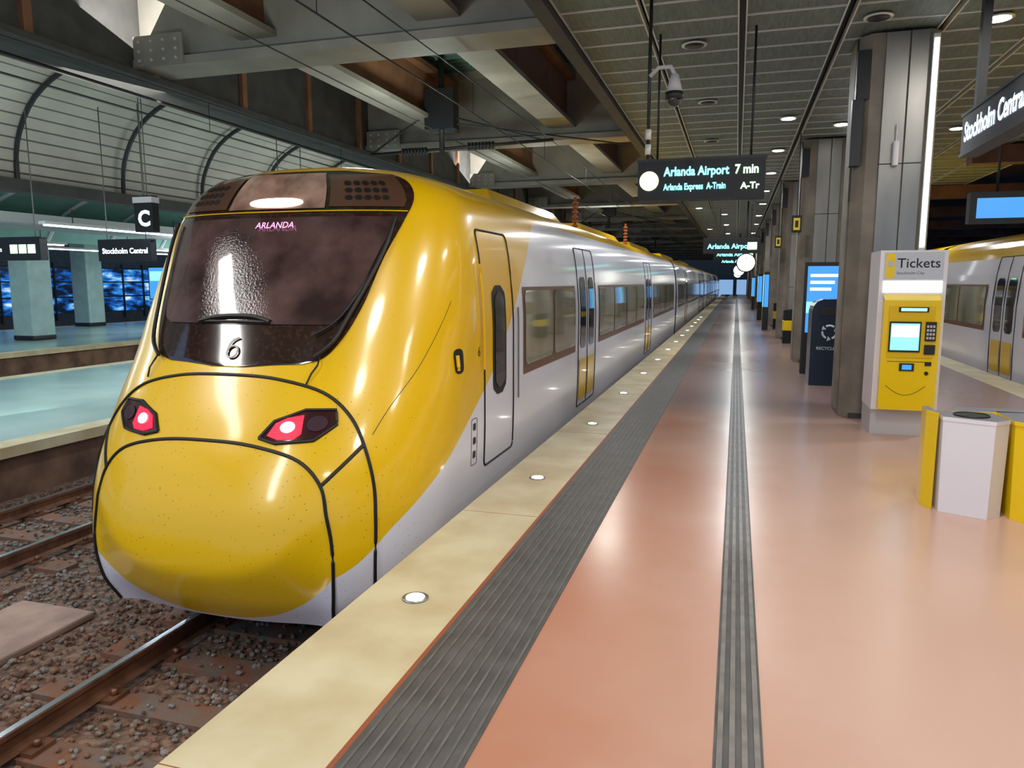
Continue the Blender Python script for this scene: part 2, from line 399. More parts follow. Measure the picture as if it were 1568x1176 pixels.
for y0,y1 in ((8.5,12.5),(14,19),(21,26),(30,36),(40,48)):
    sd.prism([(-C-.8,y0),(-C+.8,y0),(-C+.8,y1),(-C-.8,y1)],2.5,2.78,M['yellow'],[(-C-.6,y0+.3),(-C+.6,y0+.3),(-C+.6,y1-.3),(-C-.6,y1-.3)])
M['ins']=mk('insulator_orange',rgb(150,72,34),.4)
for y in (13.3,19.6):
    for k in range(7): sd.cyl((-C+.75,y,2.55+k*.08),(-C+.75,y,2.59+k*.08),.055,M['ins'],12)
    sd.cyl((-C+.75,y,2.5),(-C+.75,y,3.15),.025,M['ins'],8)
sd.build(T)
# ----- right train
CX=6.22
T2=empty('passenger_train')
rt=MB('coach_shell')
for k in range(5):
    y0=-2+k*23.9; y1=y0+23.4
    car_section(CX,y0,y1,rt,M['silver'],M['yellow'],2.1)
    carparts(rt,CX,y0,y1,-1)
    rt.box(CX-1.2,CX+1.2,y0-.55,y0+.05,-.6,2.3,M['under'])
M['logo']=mk('logo_grey',rgb(110,110,115),.4)
rt.text('ARLANDA',.55,lambda x,y:SD(13.3-x,.12+y,.006,-1,CX,False),M['logo'],bold=.01)
for y in (2,19,26,42): bogie(rt,CX,y)
rt.build(T2)
# ------------------------------------------------ platform
def floor_mat():
    m=mk('terrazzo_terracotta',rgb(196,134,110),.24,col2=rgb(208,158,136),vscale=.5,rvar=.08)
    nt=m.node_tree; b=nt.nodes['Principled BSDF']
    tc=nt.nodes.new('ShaderNodeTexCoord'); sx=nt.nodes.new('ShaderNodeSeparateXYZ'); nt.links.new(tc.outputs['Object'],sx.inputs[0])
    n=nt.nodes.new('ShaderNodeTexNoise'); n.inputs['Scale'].default_value=.9; n.inputs['Detail'].default_value=5; nt.links.new(tc.outputs['Object'],n.inputs['Vector'])
    # redder by tactile strip, paler to the right; far-bay dimness painted in grey
    mr=nt.nodes.new('ShaderNodeMapRange'); mr.inputs[1].default_value=-.9; mr.inputs[2].default_value=.7; nt.links.new(sx.outputs[0],mr.inputs[0])
    ad=nt.nodes.new('ShaderNodeMath'); ad.operation='MULTIPLY_ADD'; ad.inputs[1].default_value=1.1; nt.links.new(n.outputs[0],ad.inputs[0]); 
    sb=nt.nodes.new('ShaderNodeMath'); sb.operation='SUBTRACT'; sb.inputs[1].default_value=.42; nt.links.new(mr.outputs[0],sb.inputs[0]); nt.links.new(sb.outputs[0],ad.inputs[2])
    r=nt.nodes.new('ShaderNodeValToRGB'); r.color_ramp.elements[0].color=rgb(182,124,98); r.color_ramp.elements[1].color=rgb(200,164,146)
    nt.links.new(ad.outputs[0],r.inputs[0])
    m2=nt.nodes.new('ShaderNodeMapRange'); m2.inputs[1].default_value=8.6; m2.inputs[2].default_value=10.5; nt.links.new(sx.outputs[1],m2.inputs[0])
    mx=nt.nodes.new('ShaderNodeMix'); mx.data_type='RGBA'; mx.inputs[7].default_value=rgb(146,120,114); nt.links.new(m2.outputs[0],mx.inputs[0]); nt.links.new(r.outputs[0],mx.inputs[6])
    nt.links.new(mx.outputs[2],b.inputs['Base Color'])
    # small dark scuffs
    return m
M['floor']=floor_mat()
M['cream']=mk('cream_edge',rgb(214,202,168),.4,col2=rgb(192,174,136),vscale=2.2,bump=.05,rvar=.1)
M['tact']=mk('tactile_grey',rgb(84,82,80),.5,var=.2,vscale=6)
M['tact2']=mk('tactile_rib',rgb(98,96,93),.5,var=.2,vscale=9)
M['tact3']=mk('tactile_rib_light',rgb(122,117,112),.45,var=.2,vscale=9)
M['rust']=mk('rust_line',rgb(150,80,50),.6)
Y0,Y1=-6,104
fl=MB('floor')
fl.box(-1.26,4.0,Y0,Y1,-.3,0,M['floor'])
fl.box(-1.85,-1.285,Y0,Y1,-.3,0.0,M['cream']); fl.box(-1.285,-1.26,Y0,Y1,-.3,0.0,M['rust'])
fl.box(4.0,4.5,Y0,Y1,-.3,0,M['cream'])
for y in range(int(Y0),60,3): fl.box(-1.85,-1.29,y+1.9,y+1.905,0,.0008,M['rust'])
fl.box(-1.78,4.4,Y0,Y1,-1.6,-.3,M['concw'])
fl.build()
ts=MB('tactile_strip'); ts.box(-1.26,-.83,Y0,Y1,0,.004,M['tact'])
for i in range(9): x=-1.235+i*.047; ts.box(x,x+.012,Y0,Y1,.004,.007,M['tact2'])
ts.build()
ts=MB('tactile_strip'); ts.box(-.015,.155,Y0,Y1,0,.004,M['tact'])
for i in range(4): x=-.004+i*.043; ts.box(x,x+.02,Y0,Y1,.004,.009,M['tact3'])
ts.build()
for k in range(14):
    y=3.4+2.52*k; l=MB('floor_light')
    l.cyl((-1.555,y,0),(-1.555,y,.006),.07,M['steel'],20); l.cyl((-1.555,y,.005),(-1.555,y,.009),.05,M['lampw'],20); l.build()
# ------------------------------------------------ tracks
gr=MB('ground'); gr.box(-60,30,-8,140,-1.8,-1.37,M['ballast']); gr.build()
def track(cx,name='railway_track'):
    t=MB(name)
    y=-3
    while y<100:
        t.box(cx-1.25,cx+1.25,y,y+.24,-1.42,-1.325,M['sleeper'])
        for sx in (-.7175,.7175):
            t.box(cx+sx-.16,cx+sx+.16,y+.03,y+.21,-1.325,-1.295,M['rail'])
            if y<14: 
                for d in (-.11,.11): t.cyl((cx+sx+d,y+.12,-1.29),(cx+sx+d,y+.12,-1.25),.025,M['rail'],8)
        y+=.62 if y<40 else 1.24
    for sx in (-.7175,.7175):
        x=cx+sx
        t.ext_y([(x-.07,-1.30),(x+.07,-1.30),(x+.012,-1.27),(x+.012,-1.2),(x+.036,-1.19),(x+.036,-1.155),(x-.036,-1.155),(x-.036,-1.19),(x-.012,-1.2),(x-.012,-1.27)],-6,110,M['rail'])
        t.box(x-.025,x+.025,-6,110,-1.156,-1.15,M['railtop'])
    return t.build()
track(-C); track(-7.88); track(CX); track(-19.4); 
wk=MB('trackside_walkway'); wk.box(-6.3,-5.45,-4,5.0,-1.37,-1.3,mk('walk_concrete',rgb(166,138,124),.8,var=.2,vscale=3,bump=.2)); wk.build(bevel=.02)
st=MB('ballast_stones')
M['stoneA']=mk('stone_brown',rgb(140,104,84),.95,col2=rgb(92,66,54),vscale=7)
M['stoneB']=mk('stone_grey',rgb(150,142,134),.95,col2=rgb(104,98,92),vscale=7)
ico=[(0,0,1),(.9,0,.35),(.28,.85,.4),(-.72,.53,.35),(-.72,-.53,.42),(.28,-.85,.35),(.72,.53,-.4),(-.28,.85,-.4),(-.9,0,-.4),(-.28,-.85,-.4),(.72,-.53,-.4),(0,0,-1)]
icof=[(0,1,2),(0,2,3),(0,3,4),(0,4,5),(0,5,1),(1,6,2),(2,7,3),(3,8,4),(4,9,5),(5,10,1),(6,7,2),(7,8,3),(8,9,4),(9,10,5),(10,6,1),(11,7,6),(11,8,7),(11,9,8),(11,10,9),(11,6,10)]
for i in range(24000):
    x=random.uniform(-9.4,-2.0); y=1.5+12*random.random()**1.6
    r=random.uniform(.012,.03)
    if -6.34<x<-5.41 and y<5.04: continue
    on=((y+3)%.62<.24) and (abs(x+C)<1.27 or abs(x+7.88)<1.27)
    if on and random.random()<.72: continue
    if min(abs(x+C-.7175),abs(x+C+.7175),abs(x+7.88-.7175),abs(x+7.88+.7175))<.1: continue
    z=(-1.36 if not on else -1.32)+random.uniform(0,.02); sx,sy,sz=[random.uniform(.7,1.3) for _ in range(3)]; a=random.random()*6.28; ca,sa=math.cos(a),math.sin(a)
    grey=.25 if x>-5.6 else .8
    if -4.3<x<-2.8: grey=.5
    st.add([(x+r*(p[0]*ca*sx-p[1]*sa*sy),y+r*(p[0]*sa*sx+p[1]*ca*sy),z+r*p[2]*sz*.8) for p in ico],icof,M['stoneB'] if (random.random()<grey) else M['stoneA'])
st.build()
# ------------------------------------------------ left platforms
M['teal']=mk('platform_teal',rgb(136,166,162),.22,col2=rgb(164,188,184),vscale=.4,rvar=.06)
for (a,b) in ((-16.7,-9.5),(-33,-22.1)):
    p=MB('platform'); p.box(a+.4,b-.4,-6,104,-.75,-.6,M['teal']); p.box(b-.42,b,-6,104,-.75,-.595,M['cream']); p.box(a,a+.42,-6,104,-.75,-.595,M['cream'])
    p.box(a+.1,b-.12,-6,104,-1.6,-.75,M['concw']); p.build()
# ------------------------------------------------ vault
vp=MB('curved_roof_canopy')
M['slat']=mk('canopy_slat',rgb(176,172,160),.5,var=.1,vscale=1)
M['slat2']=mk('canopy_panel_upper',rgb(166,178,174),.4,var=.1,vscale=1)
M['gap']=mk('canopy_joint',rgb(96,96,92),.6)
prof=smooth([(-15.5,3.9),(-15.4,4.8),(-14.8,5.7),(-13.6,6.3),(-11.4,6.8),(-8.3,7.0)],4)
for i in range(len(prof)-1):
    (x0,z0),(x1,z1)=prof[i],prof[i+1]; k=.96
    vp.add([(x0,2,z0),(x0,70,z0),(x0+(x1-x0)*k,70,z0+(z1-z0)*k),(x0+(x1-x0)*k,2,z0+(z1-z0)*k)],[(0,1,2,3)],M['slat'] if i<11 else M['slat2'])
    vp.tube([(x1,2,z1+.01),(x1,70,z1+.01)],.022,M['gap'],4)
bk=[(p[0]-.15,p[1]+.12) for p in prof]
for i in range(len(bk)-1):
    (x0,z0),(x1,z1)=bk[i],bk[i+1]; vp.add([(x0,2,z0),(x0,70,z0),(x1,70,z1),(x1,2,z1)],[(0,1,2,3)],M['darkbeam'])
y=4.0
while y<70:
    vp.tube([(p[0]+.12,y,p[1]-.08) for p in prof],.055,M['dark'],6); y+=3
vp.box(-15.75,-15.3,2,70,3.65,3.92,M['brown'] if 'brown' in M else M['darkbeam'])
vp.tube([(-12.5,4,5.6),(-12.5,70,5.6)],.012,M['dark']); vp.tube([(-10.5,4,5.9),(-10.5,70,5.9)],.012,M['dark'])
vp.build()
vp=MB('curved_roof_canopy')
prof2=smooth([(-26,3.2),(-25,4.3),(-23,5.0),(-20.5,5.2),(-18,4.8),(-16.8,3.9)],5)
M['tealr']=mk('canopy_teal',rgb(130,172,160),.4,var=.1,vscale=1)
for i in range(len(prof2)-1):
    (x0,z0),(x1,z1)=prof2[i],prof2[i+1]; vp.add([(x0,4,z0),(x0,80,z0),(x1,80,z1),(x1,4,z1)],[(0,1,2,3)],M['tealr'],True)
for y in range(5,80,3): vp.tube([(p[0],y,p[1]-.06) for p in prof2],.07,M['white'],6)
vp.build()
for x,z in ((-18.2,3.2),(-24.0,3.0),(-29,3.1)):
    for y in (8,16,24,32,40,50):
        l=MB('fluorescent_light'); l.box(x-.12,x+.12,y,y+6,z+.02,z+.1,M['lgrey']); l.box(x-.07,x+.07,y+.1,y+5.9,z-.02,z+.02,M['tube'])
        l.cyl((x,y+1,z+.1),(x,y+1,z+.5),.015,M['dark'],6); l.cyl((x,y+5,z+.1),(x,y+5,z+.5),.015,M['dark'],6); l.build()
for (x,y) in ((-26.4,22.5),(-32,30.5),(-26.6,33),(-26.6,44),(-32,40)):
    c=MB('platform_column'); c.prism([(x-.5,y-.5),(x+.5,y-.5),(x+.5,y+.5),(x-.5,y+.5)],-.594,3.59,M['concl']); c.box(x-.52,x+.52,y-.52,y+.52,-.594,-.4,M['dark']); c.build(bevel=.05)
cr=MB('canopy_flat_roof'); cr.box(-34,-22.5,4,90,3.6,3.9,M['lgrey']); cr.build()
def glow_mat():
    m=mk('lit_concourse_glazing',rgb(12,18,26),.15); nt=m.node_tree; b=nt.nodes['Principled BSDF']
    tc=nt.nodes.new('ShaderNodeTexCoord'); mp=nt.nodes.new('ShaderNodeMapping'); mp.inputs['Scale'].default_value=(1,.5,1.6); nt.links.new(tc.outputs['Object'],mp.inputs[0])
    n=nt.nodes.new('ShaderNodeTexNoise'); n.inputs['Scale'].default_value=1.3; n.inputs['Detail'].default_value=3; nt.links.new(mp.outputs[0],n.inputs['Vector'])
    r=nt.nodes.new('ShaderNodeValToRGB'); e=r.color_ramp.elements; e[0].position=.42; e[0].color=(.004,.01,.02,1); e[1].position=.72; e[1].color=(.8,.95,1,1)
    q=e.new(.52); q.color=(.01,.10,.45,1); q=e.new(.60); q.color=(.05,.35,.9,1)
    nt.links.new(n.outputs[0],r.inputs[0]); nt.links.new(r.outputs[0],b.inputs['Emission Color']); b.inputs['Emission Strength'].default_value=.9
    return m
M['glow']=glow_mat()
bw=MB('station_building'); bw.box(-46,-45,-10,116,-1.37,9,M['darkbeam'])
bw.box(-45,-44.95,-8,115,-.5,2.6,M['glow'])
for i in range(61): bw.box(-44.95,-44.85,-8+2*i,-7.88+2*i,-1,3,M['dark'])
for z in (.55,1.6,2.6): bw.box(-44.95,-44.86,-8,115,z,z+.1,M['dark'])
bw.build()
def sign(name,x0,x1,y,z0,z1,body,size,mt,hang=None,d=.18,hr=.012):
    s=MB(name); s.box(x0,x1,y,y+d,z0,z1,M['signbk']); s.box(x0-.015,x1+.015,y+.02,y+d-.02,z1,z1+.03,M['dark'])
    if body: s.text(body,size,lambda x,yy:(x0+.12+x,y-.004,(z0+z1)/2-size*.35+yy),mt,bold=.004)
    if hang:
        for x in (x0+.2,x1-.2): s.cyl((x,y+d/2,z1),(x,y+d/2,hang),hr,M['gap'],8)
    return s
s=sign('departure_board',-14.3,-12.8,14,2.13,2.6,'Stockholm Central',.17,M['text'],5.6); s.build()
s=sign('departure_board',-15.2,-13.75,12,2.1,2.55,'',.2,M['text'],5.1)
for k in range(3): s.box(-14.55+k*.24,-14.36+k*.24,11.99,12,2.24,2.42,M['textg'])
s.text('annes',.14,lambda x,y:(-15.1+x,11.995,2.28+y),M['text']); s.build()
s=sign('track_letter_sign',-12.25,-11.78,13,2.7,3.42,'',.3,M['text'],6.4); s.text('C',.44,lambda x,y:(-12.16+x,12.995,2.83+y),M['text'],bold=.015); s.box(-12.26,-11.77,12.98,13.2,3.3,3.42,M['lgrey']); s.build()
s=sign('departure_board',-12.0,-10.9,17.5,2.5,2.95,'Spår 4',.2,M['text'],6.5); s.build()
for (x,y) in ((-24,15),(-24,26),(-27,32),(-24,40),(-12.6,30)): 
    s=sign('information_screen',x,x+1,y,.9,2.3,'',.2,M['text'],None); s.box(x+.05,x+.95,y-.01,y,.95,2.25,M['blue']); s.box(x+.1,x+.9,y-.014,y-.01,1.7,2.1,M['cyan']); s.box(x+.4,x+.6,y+.02,y+.12,-.595,.9,M['dark']); s.build()
# ------------------------------------------------ ceiling
M['mesh']=mk('ceiling_mesh',rgb(104,116,110),.5,var=.22,vscale=5,bump=.3,bscale=150,stretch=(8,1,1))
M['alu']=mk('aluminium_profile',rgb(212,214,204),.4,metal=.2)
ce=MB('ceiling'); ce.box(-1.95,8.2,-6,110,4.62,4.8,M['dark'])
cols=[(-1.92,-1.1),(-1.02,-.1),(0.0,.98),(1.1,2.05),(2.15,3.1),(3.2,4.15),(4.25,5.2),(5.3,6.3)]
for a,b in cols:
    y=4.0
    while y<62:
        ce.box(a,b,y,y+.56,4.5,4.53,M['mesh']); ce.box(a,b,y-.028,y-.006,4.487,4.53,M['alu']); y+=.6
    ce.box(a,b,62,110,4.5,4.53,M['mesh']); ce.box(a,b,-6,4,4.5,4.53,M['mesh'])
    for x in (a-.016,b): ce.box(x,x+.016,-6,110,4.48,4.56,M['alu'])
ce.box(-2.12,-1.95,-6,110,4.4,5.9,M['darkbeam'])
ce.build()
def downl(x,y,lit):
    l=MB('recessed_downlight')
    l.cyl((x,y,4.466),(x,y,4.478),.15,M['alu'],24); l.cyl((x,y,4.458),(x,y,4.467),.115,M['lampw'] if lit else M['dark'],24)
    l.build()
DL=[(2.6,9.6,1),(1.35,9.2,0),(-.6,9.6,0),(-.55,12.6,0),(-.6,16,0),(1.6,11.4,0),(2.7,13.8,1),(2.7,18,1),(1.7,15,1),(.75,17.5,1),(.75,21,1),(.75,25,1),(.8,29,1),(.8,34,1),(.8,39,1),(-.6,20,1),(-.6,26,1),(-.6,33,1),(-.6,39,1),(2.7,23,1),(.8,46,1),(.8,54,1),(3.8,12,1),(3.8,16,1),(.75,14.2,1),(-.6,46,1),(-.6,54,1),(-.6,62,1),(.8,62,1),(.8,70,1),(-1.5,30,1),(-1.5,42,1),(3.8,21,1),(3.8,28,1)]
for x,y,l in DL: downl(x,y,l)
# beams over tracks
rf=MB('roof_structure')
M['corr']=mk('corrugated_deck',rgb(100,130,122),.5,var=.15,vscale=2)
M['beam']=mk('roof_beam',rgb(140,134,124),.6,var=.15,vscale=1.5)
M['brown']=mk('girder_brown',rgb(128,88,62),.6,var=.2,vscale=2)
rf.box(-9.5,-1.95,-6,112,6.15,6.3,M['corr'])
y=6.
while y<60: rf.box(-8,-2.1,y,y+.09,6.05,6.16,M['corr']); y+=.24
yb=[2.0+6.7*k for k in range(16)]
for y in yb:
    rf.box(-8.6,-1.96,y,y+.62,4.55,4.66,M['beam']); rf.box(-8.6,-1.96,y+.16,y+.46,4.66,5.9,M['beam']); rf.box(-8.6,-1.96,y,y+.62,5.9,6.05,M['beam'])
    rf.box(-8.0,-7.2,y-.03,y+.0,4.56,4.95,M['beam'])
    for k in range(4):
        for j in range(3): rf.cyl((-7.9+k*.2,y-.05,4.63+j*.12),(-7.9+k*.2,y-.03,4.63+j*.12),.02,M['lgrey'],6)
for x in (-3.6,-6.15):
    rf.box(x-.28,x+.28,-4,108,4.82,4.9,M['beam']); rf.box(x-.1,x+.1,-4,108,4.9,5.75,M['brown']); rf.box(x-.28,x+.28,-4,108,5.75,5.85,M['brown'])
rf.box(-8.7,-8.05,-6,110,4.5,6.3,M['darkbeam']); rf.box(-8.8,-7.9,-6,110,4.42,4.5,M['darkbeam'])
for y in range(3,100,2): rf.box(-8.05,-7.98,y,y+.12,4.5,5.6,M['brown'])
rf.build()
rb=MB('side_roof_beams'); rb.box(8.2,16,-6,110,4.7,4.9,M['dark'])
for y in range(4,100,7): rb.box(4.6,16,y,y+.4,4.1,4.46,M['brown'])
rb.build()
rw=MB('wall_right'); rw.box(14,14.3,-6,117,-1.37,5,M['darkbeam'])
for y in range(8,108,9): rw.box(13.9,14,y,y+5,1.6,3.6,M['winlit'])
rw.build()
fe=MB('far_end_blocker'); fe.box(-44,13.8,118,118.5,2.0,12,M['darkbeam']); fe.box(-9,-6,117.8,118,-1.37,2,M['darkbeam'])  # added wall that blocks the bright sky at the open end
for x in (-4,-.5,2,5): fe.box(x,x+.5,117.5,118,-1.37,2,M['darkbeam'])
fe.build()
ct=MB('overhead_line_equipment')
for yk,(z) in ((14,4.2),(34,4.2),(54,4.2)):
    ct.cyl((-5.65,yk,4.1),(-5.65,yk,6.1),.06,M['dark'],8); ct.box(-5.95,-5.35,yk-.15,yk+.15,4.6,5.35,M['dark'])
    ct.cyl((-7.2,yk,z),(-3.4,yk,z+.1),.03,M['dark'],8); ct.cyl((-7.2,yk,z),(-5.65,yk,5.1),.02,M['dark'],6); ct.cyl((-5.65,yk,4.9),(-3.6,yk,z+.1),.02,M['dark'],6)
    ct.cyl((-5.65,yk,4.75),(-2.2,yk+.5,4.25),.015,M['dark'],6)
    for k in range(8): 
        ct.cyl((-5.1+k*.07,yk,z+.06),(-5.07+k*.07,yk,z+.06),.075,M['dark'],10); ct.cyl((-6.5+k*.07,yk,z+.02),(-6.47+k*.07,yk,z+.02),.075,M['dark'],10)
for x in (-3.57,-7.88):
    ct.tube([(x,-4,3.95),(x,34,3.95),(x,100,3.95)],.009,M['black']); ct.tube([(x,-4,4.45),(x,6,4.35),(x,14,4.4),(x,24,4.25),(x,34,4.4),(x,100,4.4)],.009,M['black'])
    for y in range(2,60,4): ct.tube([(x,y,3.95),(x,y,4.36)],.005,M['black'])
ct.tube([(-5.2,2,4.3),(-5.2,100,4.3)],.008,M['black']); ct.tube([(-8.3,2,4.3),(-8.3,100,4.3)],.02,M['black'])
ct.build()
# ------------------------------------------------ pillars
def pillar(y,dx=0):
    p=MB('concrete_pillar'); x0,x1=1.27+dx,2.12; c=.12; w=x1-x0
    p.prism([(x0+c,y),(x1-c,y),(x1,y+c),(x1,y+.9-c),(x1-c,y+.9),(x0+c,y+.9),(x0,y+.9-c),(x0,y+c)],0,4.47,M['conc'])
    for yy in (y-.03,y+.9):
        p.box(x0+.26,x0+.50,yy,yy+.03,.07,4.46,M['steel']); p.box(x0+.515,x0+.70,yy,yy+.03,.07,4.46,M['steel'])
    p.box(x0-.02,x0+.0,y+.22,y+.68,.07,4.46,M['conc'])
    for z in (1.5,3.0): p.box(x0+.25,x0+.70,y-.036,y-.03,z,z+.012,M['dark'])
    p.box(x1-.12,x1-.05,y-.06,y-.0,2.0,4.4,M['alu']); p.box(x1-.11,x1-.06,y-.065,y-.06,2.05,4.35,M['tube'])
    p.box(x0-.03,x0+.12,y+.0,y+.1,3.75,4.3,M['dark'])
    if y<12: p.box(x0-.06,x0+.06,y-.02,y+.1,3.0,3.75,M['dark'])
    p.tube([(x0-.02,y+.1,2.6),(x0-.02,y+.1,4.45)],.012,M['dark'])
    if y<12: p.cyl((x0+.42,y-.07,2.98),(x0+.42,y-.07,3.25),.035,M['white'],12); p.cyl((x0+.42,y-.07,3.25),(x0+.42,y-.07,3.45),.008,M['white'],6)
    p.box(x0+.1,x1-.1,y-.02,y+.92,0,.06,M['darkbeam'])
    p.build(bevel=.012)
for k in range(14): pillar(9.75+6.6*k,0 if k==0 else -.08)
ey=mk('exit_yellow',rgb(190,165,20),.5,emis=(.9,.7,.05,1),es=.2)
for y in (15.6,22.3):
    for x in (.98,2.2):
        s=MB('exit_sign'); s.box(x,x+.18,y,y+.05,2.6,2.93,M['signbk']); s.box(x+.03,x+.15,y-.01,y,2.65,2.88,ey); s.box(x+.06,x+.12,y-.015,y-.01,2.70,2.83,M['dark']); s.cyl((x+.09,y+.03,2.93),(x+.09,y+.03,4.47),.01,M['dark'],6); s.build()
# ------------------------------------------------ ticket machine
tm=MB('ticket_machine'); x0,x1,y=1.46,2.08,8.73
tm.box(x0,x1,y+.06,y+.62,0,.3,M['lgrey']); tm.box(x0-.01,x1+.01,y,y+.6,.28,1.98,M['white'])
tm.box(x0+.04,x1-.04,y-.10,y,.30,1.46,M['yel2']); 
tm.add([(x0+.04,y-.1,1.46),(x1-.04,y-.1,1.46),(x1-.04,y,1.52),(x0+.04,y,1.52)],[(0,1,2,3)],M['yel2'])
tm.box(x0+.03,x1-.03,y-.012,y,1.54,1.66,emi('lit_header',(1,.98,.85,1),1.6))
tm.box(x0+.03,x1-.03,y-.01,y,1.68,1.96,emi('header_panel',(.9,.9,.95,1),.35))
tm.text('Tickets',.14,lambda a,b:(x0+.15+a,y-.014,1.80+b),M['signbk'],bold=.001); tm.text('Stockholm City',.042,lambda a,b:(x0+.15+a,y-.014,1.73+b),M['signbk'])
tm.box(x0+.045,x0+.13,y-.014,y-.01,1.69,1.95,M['yel2']); tm.cyl((x0+.088,y-.017,1.84),(x0+.088,y-.012,1.84),.032,M['lgrey'],20)
tm.box(x0+.09,x1-.10,y-.112,y-.10,.86,1.40,mk('yellow_dark',rgb(224,184,0),.35))
tm.box(x0+.10,x0+.40,y-.125,y-.11,.92,1.24,M['dark']); tm.box(x0+.115,x0+.385,y-.13,y-.125,.94,1.22,M['cyan']); tm.box(x0+.125,x0+.375,y-.133,y-.13,1.08,1.2,M['text'])
tm.box(x0+.18,x0+.46,y-.125,y-.11,1.34,1.39,M['signbk']); tm.box(x0+.2,x0+.44,y-.13,y-.125,1.35,1.38,M['textc'])
tm.box(x0+.44,x0+.54,y-.13,y-.11,1.04,1.24,M['dark'])
for i in range(3):
    for j in range(4): tm.box(x0+.45+i*.028,x0+.47+i*.028,y-.138,y-.13,1.06+j*.04,1.085+j*.04,M['lgrey'])
tm.box(x0+.44,x0+.54,y-.13,y-.11,.90,1.0,M['dark'])
tm.box(x0+.22,x0+.36,y-.115,y-.10,.72,.80,M['dark']); tm.box(x0+.245,x0+.335,y-.12,y-.115,.735,.785,M['blue'])
tm.box(x0+.46,x0+.52,y-.115,y-.10,.78,.82,M['dark']); tm.cyl((x0+.48,y-.115,.70),(x0+.48,y-.10,.70),.02,M['dark'],12)
tm.box(x0+.1,x0+.5,y-.104,y-.099,.815,.82,M['dark'])
tm.tube([(x0+.1+.38*k/12,y-.101,.56-.1*math.sin(math.pi*k/12)) for k in range(13)],.003,M['dark'])
tm.build(bevel=.008)
# ------------------------------------------------ sorting bins
bn=MB('waste_sorting_station')
M['topg']=mk('bin_top',rgb(120,120,125),.5)
def bin_(pts,m,z1=.72,sh=.05):
    cx=sum(p[0] for p in pts)/len(pts); cy=sum(p[1] for p in pts)/len(pts)
    bot=[(cx+(p[0]-cx)*(1-sh),cy+(p[1]-cy)*(1-sh)) for p in pts]
    bn.prism(bot,0,z1-.03,m,pts); bn.prism([(cx+(p[0]-cx)*1.02,cy+(p[1]-cy)*1.02) for p in pts],z1-.03,z1,m,capm=M['topg'])
bin_([(1.45,5.86),(1.74,5.72),(1.86,5.84),(1.82,6.12),(1.45,6.12)],M['white'],.70)
bin_([(1.375,6.02),(1.43,5.90),(1.43,6.2),(1.385,6.2)],M['yel2'],.72,.02)
bin_([(1.88,5.80),(2.03,5.62),(2.45,5.66),(2.6,5.9),(2.5,6.2),(1.88,6.2)],M['yel2'],.70)
bin_([(1.56,6.14),(2.4,6.22),(2.3,6.36),(1.66,6.36)],M['yel2'],.70)
for x,y in ((1.65,5.95),(2.2,5.95)): bn.cyl((x,y,.702),(x,y,.706),.10,M['signbk'],24); bn.tube([(x+.11*math.cos(a*.393),y+.11*math.sin(a*.393),.706) for a in range(17)],.008,M['dark'])
bn.build(bevel=.012)
# ------------------------------------------------ recycling bin & info totem
rc=MB('recycling_bin'); x0,y=1.17,12.7
M['navy']=mk('navy_paint',rgb(16,36,58),.35,coat=.3)
pr=[(x0,0.0),(x0+.60,0.0),(x0+.60,1.38),(x0+.16,1.38),(x0+.07,1.34),(x0+.02,1.27),(x0,1.18)]
rc.ext_y(pr,y,y+.6,M['navy'])
M['rctext']=mk('bin_print',rgb(200,215,225),.5)
rc.text('RECYCLING',.068,lambda a,b:(x0+.27+a,y-.004,.58+b),M['rctext'],'CENTER',.001)
for k in range(3):
    a0=math.radians(90+120*k); pts=[]
    for t in range(6):
        a=a0+math.radians(-38+t*14); pts.append((x0+.27+.105*math.cos(a),y-.004,.86+.105*math.sin(a)))
    rc.tube(pts,.018,M['rctext'],6); a=a0+math.radians(45); p=Vector((x0+.27+.105*math.cos(a),y-.006,.86+.105*math.sin(a)))
    t=Vector((-math.sin(a),0,math.cos(a))); n=Vector((math.cos(a),0,math.sin(a)))
    rc.add([p+n*.04,p-n*.04,p+t*.055],[(0,1,2)],M['rctext'])
rc.box(x0+.12,x0+.5,y-.01,y,1.12,1.24,M['dark']); rc.build(bevel=.01)
to=MB('information_totem'); x0,y=1.16,14.3
to.box(x0,x0+.74,y,y+.14,0,2.0,M['dark']); to.box(x0+.05,x0+.69,y-.01,y,.75,1.93,M['blue']); to.box(x0+.05,x0+.69,y-.012,y-.01,1.1,1.3,M['cyan'])
for k in range(3): to.box(x0+.1,x0+.45+.05*k,y-.014,y-.01,1.5+.12*k,1.55+.12*k,M['text'])
to.build(bevel=.01)
for yy in (27,34,47):
    to=MB('information_totem'); to.box(.9,1.08,yy,yy+.5,0,2.0,M['dark']); to.box(.89,.9,yy+.05,yy+.45,.8,1.9,M['cyan']); to.box(.92,1.06,yy-.01,yy,.8,1.9,M['blue']); to.build()
for (x,yy) in ((1.25,21.3),(1.3,28)):
    b=MB('litter_bin'); b.box(x,x+.35,yy,yy+.35,0,.9,M['signbk']); b.box(x-.01,x+.36,yy-.01,yy+.36,.35,.62,M['yel2']); b.cyl((x+.17,yy+.17,.9),(x+.17,yy+.17,.92),.12,M['dark']); b.build(bevel=.01)
